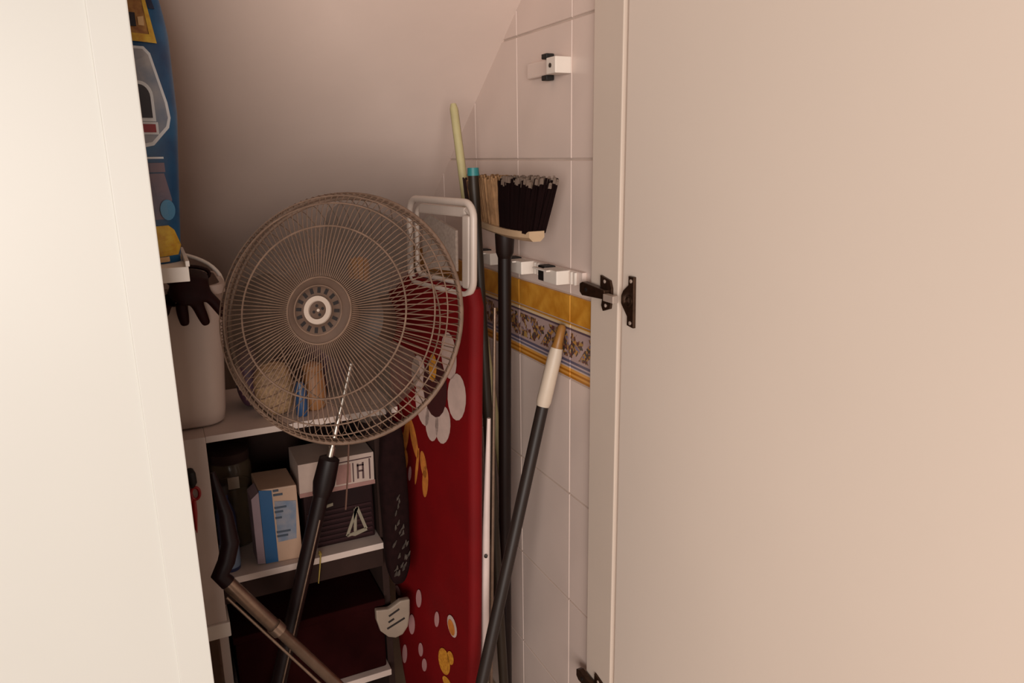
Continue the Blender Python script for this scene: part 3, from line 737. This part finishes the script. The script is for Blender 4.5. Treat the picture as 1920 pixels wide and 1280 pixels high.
# on top of the shelf unit, behind the fan
pb = thing('beige_pouch', (.205, 1.64, .957), 'beige speckled pouch standing on top of the shelf unit behind the fan', 'pouch')
blob('pouch_body', (.198, 1.625, .9565), .040, .028, .058, 'pouch_beige', pb, .18, 14, 2, 3)
tube('pouch_seam', [(.168, 1.622, 1.068), (.198, 1.618, 1.072), (.226, 1.622, 1.067)], .004, 'pouch_beige', pb, 6)
bl = thing('blue_bottle', (.248, 1.60, .957), 'slim dark blue bottle on the shelf top between pouch and brown jar', 'bottle')
lathe('bottle_body', (.250, 1.590, .9565), (0, 0, 1), [(.0115, 0), (.013, .003), (.013, .062), (.007, .075), (.007, .080)], 'bottle_blue', bl, 20)
lathe('cap', (.250, 1.590, 1.034), (0, 0, 1), [(.0085, 0), (.0085, .014), (.007, .016)], 'dark_board', bl, 16)
bj = thing('brown_jar', (.286, 1.62, .957), 'rounded brown pot on the shelf top behind the fan rod', 'pot')
lathe('pot_body', (.285, 1.625, .9565), (0, 0, 1), [(.018, 0), (.024, .008), (.0265, .04), (.024, .075), (.018, .09)], 'brown_jar', bj, 28)
lathe('lid', (.285, 1.625, 1.0455), (0, 0, 1), [(.021, 0), (.022, .003), (.021, .012), (.01, .017)], 'brown_jar', bj, 28)
ob = thing('spray_bottle', (.428, 1.72, .957), 'brown bottle with orange cap standing on the shelf top behind the fan', 'bottle')
lathe('bottle_body', (.424, 1.71, .9565), (0, 0, 1), [(.024, 0), (.027, .004), (.027, .18), (.014, .23), (.013, .262)], 'bottle_brown', ob, 28)
lathe('cap', (.424, 1.71, 1.216), (0, 0, 1), [(.016, 0), (.024, .004), (.026, .04), (.020, .056), (.008, .060)], 'orange_cap', ob, 28)
pg = thing('purple_bag', (.345, 1.75, .957), 'crumpled dark purple bag slumped on the shelf top behind the fan', 'bag')
blob('bag_body', (.345, 1.765, .9575), .048, .075, .095, 'purple_bag', pg, .25, 12, 4, 2.8, pinch=.2)
tube('bag_tie', [(.345+.014*math.cos(t), 1.765+.014*math.sin(t), 1.150) for t in (2*math.pi*k/16 for k in range(16))], .004, 'purple_bag', pg, 6, True)
pg2 = thing('plum_bag', (.155, 1.70, .957), 'small dark plum bag between the bucket and the beige pouch', 'bag')
blob('bag_body', (.158, 1.715, .9575), .026, .05, .075, 'purple_bag', pg2, .2, 15, 9, 2.8, pinch=.2)
tube('bag_tie', [(.158+.012*math.cos(t), 1.715+.012*math.sin(t), 1.108) for t in (2*math.pi*k/16 for k in range(16))], .0035, 'purple_bag', pg2, 6, True)

# lower bay
sb = thing('storage_box', (.23, 1.68, .292), 'dark plum fabric storage box on the lowest shelf', 'box')
box('box_body', .06, .396, 1.566, 1.83, .2915, .46, 'plum_fabric', sb, bevel=.006)
box('rim', .056, .400, 1.562, 1.834, .4605, .478, 'plum_fabric', sb, bevel=.003)
sc = thing('plastic_scoop', (.41, 1.55, .37), 'light grey slotted plastic scoop with rounded end in front of the dark storage box', 'scoop')
outl = [(.372, .464), (.372, .437), (.380, .405), (.398, .384), (.416, .376), (.434, .380), (.448, .398), (.454, .430), (.456, .470), (.432, .472), (.404, .458)]
extrude_poly('scoop_body', outl, XZ(1.5605), .0, .016, 'scoop_grey', sc, bevel=.004)
for k, (x0, z0, x1, z1) in enumerate(((.402, .440, .428, .452), (.400, .424, .414, .430), (.396, .408, .440, .424))):
    d = (V((x1, z1))-V((x0, z0))).normalized(); nrm = V((-d.y, d.x))*.0024
    A, B_ = V((x0, z0)), V((x1, z1))
    extrude_poly('slot', [tuple(A+nrm), tuple(A-nrm), tuple(B_-nrm), tuple(B_+nrm)], XZ(1.5605), .0165, .0172, 'fan_slot', sc)

# vacuum tube slanting across in front of the shelves
vt = thing('vacuum_tube', (.39, 1.36, .02), 'shiny metal tube slanting down from a black grip by the shelf upright', 'tube')
T0, T1 = V((.046, 1.37, .735)), V((.233, 1.34, .458))
dv = (T1-T0).normalized(); T2 = T0+dv*((T0.z-.02)/-dv.z)
vt.location = T2; ROOT[vt.name] = V(T2)
tube('tube', [T0, T0+dv*.15, T0+dv*.152, T2], [.0135, .0135, .0112, .0112], 'tube_metal', vt, 18)
tube('joint_ring', [T0+dv*.142, T0+dv*.160], .0155, 'tube_metal', vt, 18)
off = V((-.010, -.002, -.021))
tube('side_rod', [T0+off+dv*.02, T2+off+dv*-.05], .0032, 'tube_metal', vt, 8)
tube('grip', [T0-dv*-.012, T0-dv*.010, (.054, 1.376, .765), (.066, 1.390, .795), (.064, 1.40, .85), (.054, 1.405, .905), (.050, 1.407, .935)], [.0145, .0165, .016, .0165, .0125, .008, .004], 'tube_dark', vt, 16)
lathe('end_nozzle', T2-dv*.03, dv, [(.018, 0), (.018, .02), (.012, .028)], 'tube_dark', vt, 18)

# scissors hanging on the shelf upright
sx = thing('scissors', (.02, 1.545, .80), 'red-handled scissors hanging on a dark hook from the shelf upright', 'scissors')
tube('finger_loop', [(.018+.008*math.cos(t), 1.543, .842+.013*math.sin(t)) for t in (2*math.pi*k/20 for k in range(20))], .0032, 'red_plastic', sx, 8, True)
tube('finger_loop', [(.004+.007*math.cos(t), 1.543, .836+.012*math.sin(t)) for t in (2*math.pi*k/20 for k in range(20))], .0032, 'red_plastic', sx, 8, True)
tube('blade', [(.014, 1.5435, .832), (.013, 1.5435, .800), (.012, 1.5435, .755)], [.004, .0045, .001], 'red_plastic', sx, 8, False, .4)
tube('blade', [(.008, 1.5455, .828), (.009, 1.5455, .800), (.010, 1.5455, .760)], [.004, .0045, .001], 'red_plastic', sx, 8, False, .4)
tube('hook', [(.012, 1.5495, .888), (.014, 1.540, .886), (.016, 1.537, .868), (.014, 1.541, .858)], [.009, .0095, .008, .004], 'black_rubber', sx, 10)

# yellow strip under the middle shelf
yt = thing('yellow_strip', (.245, 1.545, .58), 'thin yellow plastic strip hanging from the front of the middle shelf', 'strip')
tube('strip', [(.256, 1.546, .640), (.252, 1.545, .610), (.246, 1.545, .572)], [.003, .003, .0022], 'yellow_tag', yt, 8, False, .4)
tube('hook_end', [(.256, 1.546, .640), (.256, 1.552, .643), (.256, 1.562, .634)], .003, 'yellow_tag', yt, 8)
